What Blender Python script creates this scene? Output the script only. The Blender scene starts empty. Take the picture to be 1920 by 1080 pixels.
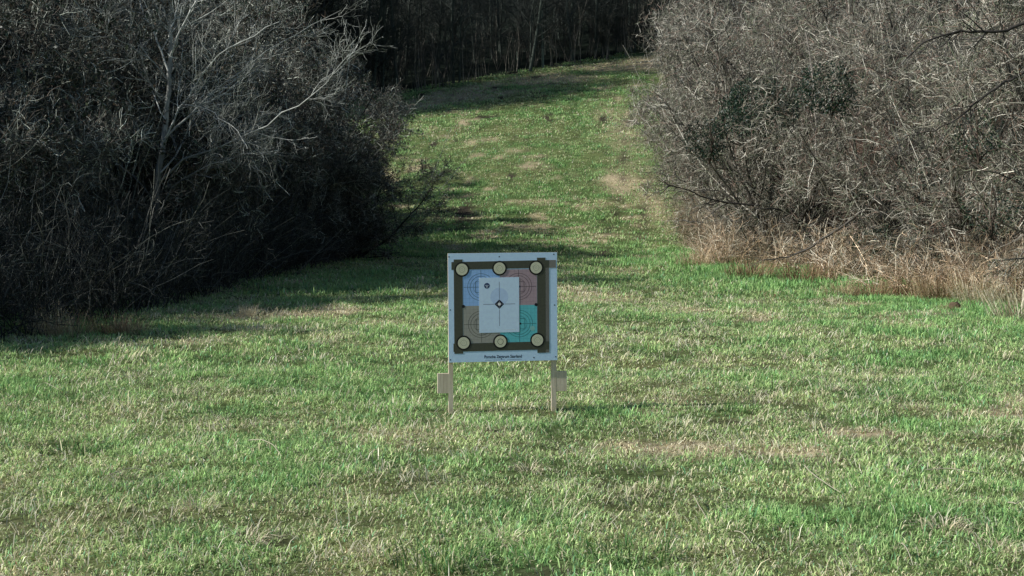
import bpy, math
import numpy as np
C = bpy.context.scene.collection
R = np.random.default_rng
rad = math.radians
F = 2667.0                       # focal length in pixels of a 1920 wide frame
CAM_H, PITCH = 1.6, math.atan(140/2667)

# ------------------------------------------------------------------ noise, terrain
def _h(ix, iy, seed):
    h = (ix.astype(np.int64)*374761393 + iy.astype(np.int64)*668265263 + seed*974634777) & 0xFFFFFFFF
    h = ((h ^ (h >> 13))*1274126177) & 0xFFFFFFFF
    h = h ^ (h >> 16)
    return (h & 0xFFFFFF)/float(0xFFFFFF)
def vnoise(x, y, seed=0):
    x = np.asarray(x, float); y = np.asarray(y, float)
    ix, iy = np.floor(x), np.floor(y); fx, fy = x-ix, y-iy
    fx = fx*fx*(3-2*fx); fy = fy*fy*(3-2*fy)
    a, b = _h(ix, iy, seed), _h(ix+1, iy, seed); c, d = _h(ix, iy+1, seed), _h(ix+1, iy+1, seed)
    return (a*(1-fx)+b*fx)*(1-fy) + (c*(1-fx)+d*fx)*fy
def fbm(x, y, s, seed, o=3):
    v = 0; a = .5; t = 0
    for k in range(o):
        v = v + a*vnoise(np.asarray(x)/s*2**k + 17.3*k, np.asarray(y)/s*2**k + 5.1*k, seed+k); t += a; a *= .5
    return v/t
def sstep(a, b, x):
    t = np.clip((np.asarray(x, float)-a)/(b-a), 0, 1); return t*t*(3-2*t)

_ty = np.arange(-60, 900, .25)
_pz = np.interp(_ty, [-60, 0, 6, 10.4, 18, 23.7, 37, 45, 55, 67, 75, 85, 93, 130, 200, 320, 900],
                     [-.8, 0, .07, .138, .25, .33, .52, 1.1, 2.65, 5.3, 7.2, 9.5, 11.4, 21, 40, 55, 60])
_k = np.hanning(33); _k /= _k.sum()
_pz = np.convolve(np.pad(_pz, 16, mode='edge'), _k, 'valid')
def base(x, y):
    x = np.asarray(x, float); y = np.asarray(y, float)
    return np.interp(y, _ty, _pz) + .05*np.clip(x, -40, 40)*sstep(35, 80, y)
def ground(x, y):
    far = 1 + 1.0*sstep(30, 70, y)
    return base(x, y) + far*(.09*(fbm(x, y, 2.6, 3, 3)-.5) + .045*(fbm(x, y, .42, 9, 2)-.5))
def gz(x, y): return float(ground(np.array([x]), np.array([y]))[0])
def at(px, py):
    """where a ray through the photograph meets the meadow (used while surveying where things stand)"""
    cx, cy = (px-960)/F, (540-py)/F
    d = np.array([cx, math.cos(PITCH)+cy*math.sin(PITCH), cy*math.cos(PITCH)-math.sin(PITCH)])
    t = np.arange(3, 140, .02)
    z = base(d[0]*t, d[1]*t)
    k = np.argmax(CAM_H + d[2]*t < z)
    return float(d[0]*t[k]), float(d[1]*t[k])
def at_depth(px, py, Y):
    cx, cy = (px-960)/F, (540-py)/F
    d = np.array([cx, math.cos(PITCH)+cy*math.sin(PITCH), cy*math.cos(PITCH)-math.sin(PITCH)])
    return np.array([0, 0, CAM_H]) + d*(Y/d[1])

# ------------------------------------------------------------------ materials
def nodes(name):
    m = bpy.data.materials.new(name); m.use_nodes = True
    nt = m.node_tree; nt.nodes.clear()
    return m, nt, nt.nodes.new('ShaderNodeOutputMaterial')
def attr_mat(name, transl=0.0, rough=.8, spec=.2, grain=None, grain_amt=.35, gain=1.0):
    m, nt, out = nodes(name); N = nt.nodes; L = nt.links
    a = N.new('ShaderNodeAttribute'); a.attribute_name = 'col'
    src = a.outputs['Color']
    if grain:
        tc = N.new('ShaderNodeTexCoord'); nz = N.new('ShaderNodeTexNoise')
        nz.inputs['Scale'].default_value = grain; nz.inputs['Detail'].default_value = 4
        L.new(tc.outputs['Object'], nz.inputs['Vector'])
        mr = N.new('ShaderNodeMapRange'); mr.inputs[1].default_value = .3; mr.inputs[2].default_value = .7
        mr.inputs[3].default_value = 1-grain_amt; mr.inputs[4].default_value = 1+grain_amt
        L.new(nz.outputs['Fac'], mr.inputs[0])
        mx = N.new('ShaderNodeVectorMath'); mx.operation = 'SCALE'
        L.new(src, mx.inputs[0]); L.new(mr.outputs[0], mx.inputs['Scale']); src = mx.outputs[0]
    b = N.new('ShaderNodeBsdfPrincipled'); b.inputs['Roughness'].default_value = rough
    b.inputs['Specular IOR Level'].default_value = spec
    L.new(src, b.inputs['Base Color'])
    sh = b.outputs[0]
    if transl > 0:
        t = N.new('ShaderNodeBsdfTranslucent'); L.new(src, t.inputs['Color'])
        mix = N.new('ShaderNodeMixShader'); mix.inputs[0].default_value = transl
        L.new(sh, mix.inputs[1]); L.new(t.outputs[0], mix.inputs[2]); sh = mix.outputs[0]
    L.new(sh, out.inputs[0])
    return m
M_GRASS = attr_mat('grass_blade', .28, .8, .1)
M_STRAW = attr_mat('dry_straw', .25, .7, .2)
M_BARK = attr_mat('bark', 0, .85, .25, 9.0, .35)
M_TWIG = attr_mat('twig', 0, .6, .35)
M_LEAF = attr_mat('leaf', .25, .45, .4)
M_SOIL = attr_mat('meadow_soil', 0, .95, .05, 14.0, .5)
M_PAPER = attr_mat('printed_paper', 0, .6, .25, 40.0, .05)
M_TAPE = attr_mat('cloth_tape', 0, .5, .3, 60.0, .12)
def wood_mat():
    m, nt, out = nodes('pine_board'); N = nt.nodes; L = nt.links
    tc = N.new('ShaderNodeTexCoord'); mp = N.new('ShaderNodeMapping'); mp.inputs['Scale'].default_value = (40, 40, 3)
    nz = N.new('ShaderNodeTexNoise'); nz.inputs['Scale'].default_value = 2.2; nz.inputs['Detail'].default_value = 6
    cr = N.new('ShaderNodeValToRGB')
    cr.color_ramp.elements[0].position = .3; cr.color_ramp.elements[0].color = (.55, .45, .32, 1)
    cr.color_ramp.elements[1].position = .7; cr.color_ramp.elements[1].color = (.76, .67, .52, 1)
    b = N.new('ShaderNodeBsdfPrincipled'); b.inputs['Roughness'].default_value = .75
    L.new(tc.outputs['Object'], mp.inputs[0]); L.new(mp.outputs[0], nz.inputs['Vector'])
    L.new(nz.outputs['Fac'], cr.inputs[0]); L.new(cr.outputs[0], b.inputs['Base Color']); L.new(b.outputs[0], out.inputs[0])
    return m
M_WOOD = wood_mat()

# ------------------------------------------------------------------ mesh helpers
def new_mesh(name, V, faces, cols, mat, smooth=False):
    """faces: list of (n,k) index arrays, k = 3 or 4; cols: (nv,3)"""
    me = bpy.data.meshes.new(name)
    V = np.asarray(V, np.float32)
    me.vertices.add(len(V)); me.vertices.foreach_set('co', V.ravel())
    li = np.concatenate([np.asarray(f, np.int32).ravel() for f in faces])
    tot = np.concatenate([np.full(len(f), f.shape[1], np.int32) for f in faces])
    st = np.concatenate([[0], np.cumsum(tot)[:-1]]).astype(np.int32)
    me.loops.add(len(li)); me.loops.foreach_set('vertex_index', li)
    me.polygons.add(len(tot)); me.polygons.foreach_set('loop_start', st); me.polygons.foreach_set('loop_total', tot)
    if smooth: me.polygons.foreach_set('use_smooth', np.ones(len(tot), bool))
    ca = me.color_attributes.new('col', 'FLOAT_COLOR', 'POINT')
    c4 = np.ones((len(V), 4), np.float32); c4[:, :3] = cols
    ca.data.foreach_set('color', c4.ravel())
    me.materials.append(mat); me.update(calc_edges=True)
    return me
def link(name, me, parent=None):
    o = bpy.data.objects.new(name, me); C.objects.link(o)
    if parent: o.parent = parent
    return o
def tag(o, label, cat, group=None, kind=None):
    if label: o['label'] = label
    if cat: o['category'] = cat
    if group: o['group'] = group
    if kind: o['kind'] = kind
    return o
def thing(name, loc=(0, 0, 0), rz=0):
    o = bpy.data.objects.new(name, None); C.objects.link(o); o.location = loc; o.rotation_euler = (0, 0, rz)
    o.empty_display_size = .2
    return o
def dup(root):
    r = root.copy(); C.objects.link(r)
    for ch in list(root.children):
        c = ch.copy(); C.objects.link(c); c.parent = r
    return r

# ---- branching
def norm(v): return v/np.maximum(np.linalg.norm(v, axis=-1, keepdims=True), 1e-9)
def grow(g, S, D, Ln, n, jit, up, r0, r1):
    N = len(S); P = np.zeros((N, n, 3)); P[:, 0] = S; d = norm(D); sl = (Ln/(n-1))[:, None]
    for i in range(1, n):
        P[:, i] = P[:, i-1] + d*sl
        d = norm(d + g.normal(0, jit, (N, 3)) + np.array([0, 0, up]))
    t = np.linspace(0, 1, n)[None]
    return P, r0[:, None]*(1-t) + r1[:, None]*t
def spawn(g, P, Rr, k, t0, t1, ang, l0, l1, n, jit, up, rs, rmin, taper=.55, flat=None):
    N, m, _ = P.shape; idx = np.repeat(np.arange(N), k)
    t = g.uniform(t0, t1, len(idx)); f = t*(m-1); i = np.minimum(f.astype(int), m-2); w = (f-i)[:, None]
    pos = P[idx, i]*(1-w) + P[idx, i+1]*w
    tan = norm(P[idx, i+1]-P[idx, i]); rnd = g.normal(0, 1, (len(idx), 3))
    per = norm(rnd - (rnd*tan).sum(1, keepdims=True)*tan)
    a = g.uniform(ang[0], ang[1], len(idx))[:, None]
    D = np.cos(a)*tan + np.sin(a)*per
    if flat is not None: D[:, 2] *= flat
    Ln = g.uniform(l0, l1, len(idx))*(1-taper*t)
    rp = Rr[idx, i]; r0 = np.maximum(np.minimum(rp*.75, rp*rs), rmin)
    return grow(g, pos, D, Ln, n, jit, up, r0, np.maximum(r0*.35, rmin*.6))
def tubes(sets, s_list, col_fn):
    Vs, Fs, Cs = [], [], []; off = 0
    for (P, Rr), s, cf in zip(sets, s_list, col_fn):
        N, n, _ = P.shape
        if N == 0: continue
        T = norm(np.gradient(P, axis=1)); ref = np.where(np.abs(T[..., 2:3]) > .9, np.array([1., 0, 0]), np.array([0, 0, 1.]))
        A = norm(np.cross(T, ref)); B = np.cross(T, A)
        th = np.arange(s)*2*math.pi/s
        V = P[:, :, None] + Rr[:, :, None, None]*(np.cos(th)[None, None, :, None]*A[:, :, None] + np.sin(th)[None, None, :, None]*B[:, :, None])
        ids = off + np.arange(N*n*s).reshape(N, n, s)
        a = ids[:, :-1]; b = ids[:, 1:]
        q = np.stack([a, np.roll(a, -1, 2), np.roll(b, -1, 2), b], -1).reshape(-1, 4)
        Vs.append(V.reshape(-1, 3)); Fs.append(q); off += N*n*s
        c = cf(N)                               # (N,3)
        Cs.append(np.repeat(c, n*s, 0))
    return np.concatenate(Vs), [np.concatenate(Fs)], np.concatenate(Cs)
def palette(g, cols, var=.3):
    cols = np.array(cols, float)
    def f(N):
        c = cols[g.integers(0, len(cols), N)]
        return c*np.exp(g.normal(0, var, (N, 1)))
    return f

# ---- blades (grass, straw): 5 vertices, 3 triangles each
def blades(g, x, y, z, Ln, W, lean, head, col, tipcol=None, bend=.5):
    N = len(x); p = np.stack([x, y, z], 1)
    hd = np.stack([np.cos(head), np.sin(head), np.zeros(N)], 1)
    ta = head + g.uniform(-.9, .9, N) + math.pi/2
    sd = np.stack([np.cos(ta), np.sin(ta), np.zeros(N)], 1)*(W/2)[:, None]
    l1 = lean*(1-bend); l2 = np.minimum(lean*(1+bend), 1.75)
    zv = np.array([0, 0, 1.])
    mid = p + (Ln*.55)[:, None]*(np.sin(l1)[:, None]*hd + np.cos(l1)[:, None]*zv)
    tip = mid + (Ln*.45)[:, None]*(np.sin(l2)[:, None]*hd + np.cos(l2)[:, None]*zv)
    V = np.stack([p-sd, p+sd, mid-sd*.8, mid+sd*.8, tip], 1).reshape(-1, 3)
    b = (np.arange(N)*5)[:, None]
    f = np.concatenate([b+np.array([[0, 1, 3]]), b+np.array([[0, 3, 2]]), b+np.array([[2, 3, 4]])], 0)
    tc = col if tipcol is None else tipcol
    Cc = np.stack([col*.75, col*.75, col, col, tc], 1).reshape(-1, 3)
    return V, f, Cc
def join(parts):
    off = 0; Vs, Fs, Cs = [], [], []
    for V, f, c in parts:
        Vs.append(V); Fs.append(f+off); Cs.append(c); off += len(V)
    return np.concatenate(Vs), [np.concatenate(Fs)], np.concatenate(Cs)

# ------------------------------------------------------------------ meadow colour maps
def gauss(x, y, cx, cy, rx, ry): return np.exp(-(((x-cx)/rx)**2 + ((y-cy)/ry)**2))
P_DRY = at(1160, 345); P_DIRT = at(870, 400); P_DIRT2 = at(1140, 478)
TRACKS = [(at(1122, 500), at(1158, 350), .22), (at(1195, 470), at(1215, 330), .25), (at(1160, 345), at(1185, 215), .25)]
def right_foot(y): return np.interp(y, [0, 12, 20.5, 23.7, 28.4, 32, 40, 60], [10, 9, 7.3, 6.0, 5.7, 4.2, 4.2, 6.5])
def maps(x, y):
    lush = 1.1*(fbm(x, y, .7, 21, 3)-.5)*2 + .45*(fbm(x, y, 4.5, 27, 2)-.5)*2
    d = right_foot(y) - x
    lush = lush + 1.1*sstep(3.8, .8, d)*sstep(11, 16, y)*sstep(40, 33, y)
    lush = lush + .1*sstep(40, 55, y)
    lush = lush - .25*gauss(x, y, 4.6, 13.0, 2.5, 1.2) - .2*gauss(x, y, 2.2, 14.0, 1.6, .7)
    dry = sstep(.52, .78, fbm(x, y, .8, 41, 3)) * sstep(.42, .62, fbm(x, y, 3.2, 47, 2))
    dry = dry + .95*gauss(x, y, P_DRY[0], P_DRY[1], .6, 2.6) + .75*gauss(x, y, P_DRY[0]+.9, P_DRY[1]-5, .5, 6) + .5*gauss(x, y, P_DRY[0]+1.0, P_DRY[1]+12, .9, 8)
    edge = 86.5 + .85*np.clip(x, -14, 16)
    dry = dry + .9*sstep(-8.5, -5.5, y-edge)*sstep(0, -2, y-edge)*sstep(.3, .6, fbm(x, y, 2.0, 52, 2))  # dry grass strip before the wood; its straw colour also paints in sunlight
    soil = 1.2*gauss(x, y, P_DIRT[0], P_DIRT[1], .35, 3.5) + .8*gauss(x, y, P_DIRT2[0], P_DIRT2[1], .7, 2.0)*sstep(.4, .6, vnoise(x*3, y*1.5, 61))
    for (xa, ya), (xb, yb), w_ in TRACKS:
        t_ = (y-ya)/(yb-ya); on = sstep(-.15, .1, t_)*sstep(1.15, .9, t_)
        soil = soil + .75*on*np.exp(-((x-(xa+(xb-xa)*t_))/w_)**2)*sstep(.35, .6, fbm(x*2, y*.5, .8, 66, 2))
    soil = soil + 1.0*sstep(.79, .86, fbm(x, y*.6, .9, 75, 2))*sstep(38, 50, y) + .7*sstep(.80, .88, fbm(x, y, .5, 71, 2))
    return np.clip(lush, -1, 1.3), np.clip(dry, 0, 1), np.clip(soil, 0, 1)

# ------------------------------------------------------------------ terrain sheet
def terrain():
    ys = [-25.]
    while ys[-1] < 880: ys.append(ys[-1] + max(.11, .013*abs(ys[-1])) * (1 if ys[-1] < 110 else 3) * (4 if ys[-1] < 2 else 1))
    xs = [0.]
    while xs[-1] < 700: xs.append(xs[-1] + (.12 if xs[-1] < 8 else .35 if xs[-1] < 16 else .12*xs[-1]))
    xs = np.array([-v for v in xs[:0:-1]] + xs); ys = np.array(ys)
    X, Y = np.meshgrid(xs, ys); Z = ground(X, Y)
    lush, dry, soil = maps(X, Y)
    g0 = np.array([.14, .15, .06]); g1 = np.array([.07, .13, .04]); dr = np.array([.50, .40, .26]); so = np.array([.05, .042, .03])
    w = np.clip(lush*.5+.5, 0, 1)[..., None]
    c = g0*(1-w)+g1*w
    dd = (.8*dry)[..., None]; c = c*(1-dd)+dr*dd
    ss = soil[..., None]; c = c*(1-ss)+so*ss
    c = c*(.55+.9*np.clip(fbm(X, Y, .30, 83, 2), .1, .75))[..., None]
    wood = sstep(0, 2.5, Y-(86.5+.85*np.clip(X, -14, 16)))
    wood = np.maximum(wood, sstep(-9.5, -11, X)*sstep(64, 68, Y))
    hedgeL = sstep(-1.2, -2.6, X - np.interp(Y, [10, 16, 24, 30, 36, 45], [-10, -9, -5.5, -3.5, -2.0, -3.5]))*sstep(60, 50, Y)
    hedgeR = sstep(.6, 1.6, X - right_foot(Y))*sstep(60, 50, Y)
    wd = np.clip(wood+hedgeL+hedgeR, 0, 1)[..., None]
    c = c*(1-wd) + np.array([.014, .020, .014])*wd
    nx, ny = len(xs), len(ys); i = np.arange(nx*ny).reshape(ny, nx)
    q = np.stack([i[:-1, :-1], i[:-1, 1:], i[1:, 1:], i[1:, :-1]], -1).reshape(-1, 4)
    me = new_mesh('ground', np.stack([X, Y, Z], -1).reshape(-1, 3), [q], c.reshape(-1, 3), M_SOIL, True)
    tag(link('ground', me), None, None, kind='structure')
terrain()

# ------------------------------------------------------------------ meadow grass (uncountable)
GREEN = np.array([.30, .54, .19]); OLIVE = np.array([.56, .67, .29]); BLUEG = np.array([.26, .54, .27])
STRAW = np.array([.78, .71, .46]); PALE = np.array([.80, .77, .58]); BROWN = np.array([.22, .15, .08])
def scatter_ring(g, y0, y1, dens, half, tuft_n, spread, L0, L1, W, flat):
    """tufts in a depth range of the meadow"""
    area = sum((half(y)*2)*(y1-y0)/40 for y in np.linspace(y0, y1, 40))
    nt = int(area*dens/tuft_n)
    yy = np.linspace(y0, y1, 400); cw = np.cumsum(half(yy)); cw /= cw[-1]
    ty = np.interp(g.uniform(0, 1, nt), cw, yy); tx = g.uniform(-1, 1, nt)*half(ty)
    lush, dry, soil = maps(tx, ty)
    keep = g.uniform(0, 1, nt) > .85*soil
    d = right_foot(ty)-tx
    keep &= d > -1.4
    keep &= g.uniform(0, 1, nt) > .75*np.clip(1.3*gauss(tx, ty, P_DRY[0], P_DRY[1], .6, 2.6), 0, 1)
    keep &= (tx - np.interp(ty, [0, 10, 16, 24, 30, 36, 45, 60, 75], [-12, -12, -11, -7.4, -5.2, -4.0, -6, -9, -11])) > 0
    keep &= (ty - (86.5+.85*np.clip(tx, -14, 16))) < 2.0
    tx, ty, lush, dry = tx[keep], ty[keep], lush[keep], dry[keep]; nt = len(tx)
    hm = fbm(tx*(1 if y0 < 22 else .5), ty*(1 if y0 < 22 else .5), .30, 83, 2)              # hummocks and gaps
    kk = g.uniform(0, 1, nt) < np.clip(.62 + 1.6*(hm-.30), .5, 1)
    tx, ty, lush, dry, hm = tx[kk], ty[kk], lush[kk], dry[kk], hm[kk]; nt = len(tx)
    th = g.uniform(.55, 1.25, nt)*(1+.35*np.clip(lush, -.6, 1.3))*(.55+.95*hm)
    hue = g.normal(0, 1, nt)
    id_ = np.repeat(np.arange(nt), tuft_n); n = len(id_)
    a = g.uniform(0, 2*math.pi, n); r = spread*np.sqrt(g.uniform(0, 1, n))
    x = tx[id_]+np.cos(a)*r; y = ty[id_]+np.sin(a)*r; z = ground(x, y)-.004
    lu = lush[id_]; dr = dry[id_]
    u = g.uniform(0, 1, n)
    strawy = u < np.clip(.21 + .6*dr - .26*lu, .04, .92)
    Ln = g.uniform(L0, L1, n)*th[id_]
    lean = np.where(strawy, g.uniform(.75, 1.5, n), g.uniform(.35, 1.2 + flat, n) - .25*np.clip(lu, 0, 1))
    lean = np.clip(lean, .05, 1.5)
    head = a + g.normal(0, .8, n)
    w = np.clip(.5+.55*lu+.22*hue[id_], 0, 1)[:, None]
    ol = OLIVE if y0 < 30 else np.array([.56, .63, .30])
    col = ol*(1-w)+GREEN*w
    bl = (g.uniform(0, 1, n) < .07)[:, None]; col = np.where(bl, BLUEG, col)
    pal = (g.uniform(0, 1, n) < .25)[:, None]; br = (g.uniform(0, 1, n) < .15)[:, None]
    sc = np.where(pal, PALE, np.where(br, BROWN, STRAW))
    col = np.where(strawy[:, None], sc, col)*np.exp(g.normal(0, .27 if y0 < 20 else .13, (n, 1)))*(.75+.45*hm[id_])[:, None]
    tipw = (g.uniform(0, 1, n) < .35)[:, None]
    tip = np.where(tipw & ~strawy[:, None], col*.7+STRAW*.3, col*1.05)
    return blades(g, x, y, z, Ln, W*g.uniform(.6, 1.3, n)*np.ones(n), lean, head, col, tip)
def meadow_grass():
    g = R(5); hf = lambda y: .42*y+1.2
    parts = [scatter_ring(g, 4.4, 8, 7400, hf, 8, .04, .018, .060, .0056, .35),
             scatter_ring(g, 8, 13, 4700, hf, 8, .05, .018, .062, .0066, .35),
             scatter_ring(g, 13, 22, 1900, lambda y: np.minimum(.42*y+1.2, 9), 8, .07, .026, .075, .0095, .35),
             scatter_ring(g, 22, 40, 520, lambda y: np.minimum(.36*y+1, 9), 8, .11, .045, .12, .016, .4),
             scatter_ring(g, 40, 66, 250, lambda y: .16*y+3, 8, .17, .05, .12, .026, .4),
             scatter_ring(g, 66, 95, 170, lambda y: .14*y+3, 8, .24, .06, .14, .038, .4)]
    # flattened winter straw lying over the turf, in wisps
    for y0, y1, dens, W, L0, L1 in ((4.4, 8, 300, .0046, .04, .13), (8, 13, 220, .0056, .04, .13), (13, 24, 120, .008, .05, .15)):
        area = (y1-y0)*2*(.42*(y0+y1)/2+1.2); n = int(area*dens/14)
        ty = g.uniform(y0, y1, n); tx = g.uniform(-1, 1, n)*(.42*ty+1.2)
        lush, dry, soil = maps(tx, ty); k = (g.uniform(0, 1, n) < np.clip(.40 - .5*lush + .9*dry, .06, 1)) & (right_foot(ty)-tx > -.5) & (tx > np.interp(ty, [0, 16, 24], [-12, -6, -3.5]))
        tx, ty = tx[k], ty[k]; n = len(tx); hd = g.uniform(0, 6.28, n)
        i_ = np.repeat(np.arange(n), 14); m = len(i_)
        x = tx[i_] + g.normal(0, .09, m); y = ty[i_] + g.normal(0, .09, m)
        c_ = np.where((g.uniform(0, 1, m) < .5)[:, None], PALE, STRAW)*np.exp(g.normal(0, .25, (m, 1)))
        parts.append(blades(g, x, y, ground(x, y)+.008, g.uniform(L0, L1, m), W*g.uniform(.6, 1.2, m), g.uniform(.6, 1.45, m), hd[i_]+g.normal(0, .8, m), c_, c_, .35))
    V, f, c = join(parts)
    me = new_mesh('meadow_grass', V, f, c, M_GRASS)
    tag(link('meadow_grass', me), 'short green and straw coloured grass covering the meadow', 'grass', kind='stuff')
meadow_grass()

# ------------------------------------------------------------------ bare shrubs
def bush(seed, H=5.2, stems=9, k1=13, k2=8, k3=8, lean=.75, dark=1.0, cols=None, twc=None, tw=1.0, nleaf=0, lsize=.03, lcol=((.045, .07, .045), (.075, .09, .055), (.10, .075, .05))):
    g = R(seed)
    cols = cols or [(.06, .054, .043), (.045, .042, .035), (.13, .118, .095)]
    twc = twc or [(.22, .20, .155), (.28, .265, .21), (.09, .09, .07), (.17, .19, .125), (.60, .57, .48), (.04, .042, .033), (.23, .16, .125)]  # the palest tone stands in for sunlit twig ends
    cols = np.array(cols)*dark; twc = np.array(twc)*dark
    az = g.uniform(0, 2*math.pi, stems); ln = np.sqrt(g.uniform(0, 1, stems))*lean
    S = np.stack([np.cos(az)*.35*g.uniform(.1, 1, stems), np.sin(az)*.35*g.uniform(.1, 1, stems), np.full(stems, -.1)], 1)
    D = np.stack([np.cos(az)*np.sin(ln), np.sin(az)*np.sin(ln), np.cos(ln)], 1)
    s0 = grow(g, S, D, H*g.uniform(.7, 1.05, stems), 12, .13, .04, g.uniform(.028, .055, stems), np.full(stems, .008))
    s1 = spawn(g, *s0, k1, .06, 1, (.5, 1.25), H*.2, H*.44, 9, .24, .015, .55, .006, .5)
    s2 = spawn(g, *s1, k2, .12, 1, (.5, 1.3), .35, 1.0, 6, .28, .015, .5, .0044*tw, .45)
    s3 = spawn(g, *s2, k3, .12, 1, (.6, 1.5), .10, .42, 4, .30, .01, .6, .0036*tw, .4)
    a = tubes([s0], [6], [palette(g, cols, .15)])
    sh = spawn(g, *s0, 3, .0, .6, (.15, .6), H*.35, H*.7, 9, .06, .05, .4, .006, .2)      # straight young shoots
    s3b = spawn(g, *sh, 9, .3, 1, (.4, 1.0), .1, .5, 4, .3, .02, .6, .0034*tw, .4)
    s3 = (np.concatenate([s3[0], s3b[0]]), np.concatenate([s3[1], s3b[1]]))
    b = tubes([s1, sh, s2, s3], [4, 4, 3, 3], [palette(g, cols, .25), palette(g, twc[1:], .3), palette(g, twc, .3), palette(g, twc, .35)])
    me = [new_mesh('stems', *a, M_BARK, True), new_mesh('twigs', *b, M_TWIG)]
    if nleaf:                                  # clinging dead and ivy leaves
        P = np.concatenate([s3[0][:, 2], s2[0][:, 3]]); k = g.integers(0, len(P), nleaf)
        dens = vnoise(P[k, 0]*1.3+seed, P[k, 2]*1.3) ; k = k[dens > .42]; n = len(k)
        c0 = P[k] + g.normal(0, .03, (n, 3)); u = norm(g.normal(0, 1, (n, 3))); v = norm(np.cross(u, g.normal(0, 1, (n, 3)))); z = g.uniform(.5, 1.2, (n, 1))*lsize
        V = np.stack([c0-u*z, c0-v*z*.6, c0+u*z, c0+v*z*.6], 1).reshape(-1, 3)
        col = np.repeat(np.array(lcol)[g.integers(0, len(lcol), n)]*np.exp(g.normal(0, .3, (n, 1))), 4, 0)
        me.append(new_mesh('leaves', V, [np.arange(4*n).reshape(n, 4)], col, M_LEAF))
    return me
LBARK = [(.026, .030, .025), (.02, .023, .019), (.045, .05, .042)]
LTWIG = [(.10, .108, .088), (.16, .168, .135), (.05, .056, .046), (.17, .14, .11), (.52, .55, .47)]  # last tone paints sunlit highlights among the dark twigs
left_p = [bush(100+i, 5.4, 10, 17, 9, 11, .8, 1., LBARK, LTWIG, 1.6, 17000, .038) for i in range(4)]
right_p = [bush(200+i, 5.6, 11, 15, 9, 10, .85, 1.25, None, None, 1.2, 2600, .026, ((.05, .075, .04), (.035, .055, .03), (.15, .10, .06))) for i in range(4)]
red_p = [bush(300, 4.2, 12, 12, 8, 9, .6, 1.0, [(.15, .085, .065), (.12, .08, .06)], [(.22, .12, .09), (.26, .17, .12), (.17, .11, .085)])]

def place_bush(p, x, y, s, rz, label, group, name='bare_shrub', sz=None):
    t = thing(name, (x, y, gz(x, y)), rz); t.scale = (s, s, sz or s)
    tag(t, label, 'shrub', group)
    link('stems', p[0], t); link('twigs', p[1], t)
    if len(p) > 2: link('leaves', p[2], t)
    return t
GL, GR = 'bare shrubs of the left thicket', 'bare shrubs of the right thicket'
L_BACK = 'bare dark shrub deep inside the left thicket behind its front row'
R_BACK = 'bare grey shrub deep inside the right thicket behind its front row'
LEFT = [(-8.6, 17.8, .78, 'bare dark shrub at the left picture edge, nearest of the left thicket'),
        (-8.3, 21.0, .92, 'bare dark shrub left of the pale forked tree, over the rusty grass tuft'),
        (-6.9, 26.5, .92, 'bare dark shrub right behind the pale forked tree'),
        (-5.6, 28.5, .80, 'bare dark shrub right of the pale forked tree, above the shaded grass'),
        (-5.4, 32.4, .92, 'bare shrub near the right end of the left thicket, leaning over shaded grass'),
        (-4.9, 36.5, .92, 'bare shrub at the right tip of the left thicket, against the sunlit meadow'),
        (-7.3, 41.5, 1.1, 'taller bare shrub just behind the right tip of the left thicket'),
        (-3.9, 34.6, .74, 'low spreading bare shrub at the right tip of the left thicket')]
LEFTB = [(-8.8, 22), (-9.2, 25.6), (-8.9, 29.8), (-9.4, 33), (-10.5, 43.5), (-9.4, 44.5), (-7.4, 28.4), (-8.1, 34.0), (-9.3, 38.8), (-10.5, 15), (-9.5, 23), (-7.4, 31.8), (-8.6, 37), (-12, 17), (-10.8, 20.4), (-14, 21), (-7.6, 24.2), (-12.5, 14),  (-11, 24.5), (-9.6, 28), (-8.6, 31.5), (-9.6, 35.5), (-9.6, 41), (-12.5, 30), (-12, 35.5), (-15, 26), (-10.5, 47.5), (-11.5, 47), (-15, 41), (-9.5, 53)]
RIGHT = [(8.9, 20.6, .98, 'bare grey shrub at the right picture edge, behind the palest dry grass'),
         (8.0, 24.6, .95, 'bare grey shrub above the low stump, second from the right edge'),
         (7.7, 28.6, .95, 'bare grey shrub mid right thicket with a dark hollow at its foot'),
         (6.3, 32.4, .92, 'bare grey shrub left in the right thicket, behind the dark low branch'),
         (6.2, 37.5, 1.0, 'bare grey shrub at the left end of the right thicket by the worn track'),
         (7.2, 45.0, 1.15, 'bare grey shrub farthest back in the right thicket, against the dark wood'),
         (6.9, 52.5, 1.0, 'small bare shrub with pale sprigs at the far tip of the right thicket')]
RIGHTB = [(8.2, 48.5), (8.0, 41), (8.6, 52), (7.8, 35), (11, 24), (10.6, 28.5), (10, 33), (9.6, 38), (10.5, 44), (13.2, 33), (13.5, 39), (12.5, 49), (16.5, 46), (11, 54)]
g = R(77)
for i, (x, y, s, lb) in enumerate(LEFT): place_bush(left_p[i % 4], x, y, s, g.uniform(0, 6.28), lb, GL, sz=s*float(np.interp(y, [17, 19, 22, 30, 36], [.9, 1.0, 1.15, 1.05, 1.0])))
for i, (x, y) in enumerate(LEFTB):
    s_ = g.uniform(1.0, 1.25); place_bush(left_p[(i+1) % 4], x, y, s_, g.uniform(0, 6.28), L_BACK, GL, sz=s_*(.95 if y < 20 or x < -10.8 else 1.15))
for i, (x, y, s, lb) in enumerate(RIGHT): place_bush(right_p[i % 4], x, y, s, g.uniform(0, 6.28), lb, GR, sz=s*(1.2 if 30 < y < 50 else 1.0))
for i, (x, y) in enumerate(RIGHTB): place_bush(right_p[(i+2) % 4], x, y, g.uniform(1.0, 1.3), g.uniform(0, 6.28), R_BACK, GR, sz=1.45)
place_bush(left_p[1], -9.4, 19.4, .9, 1.0, L_BACK, GL, sz=.78)
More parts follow.
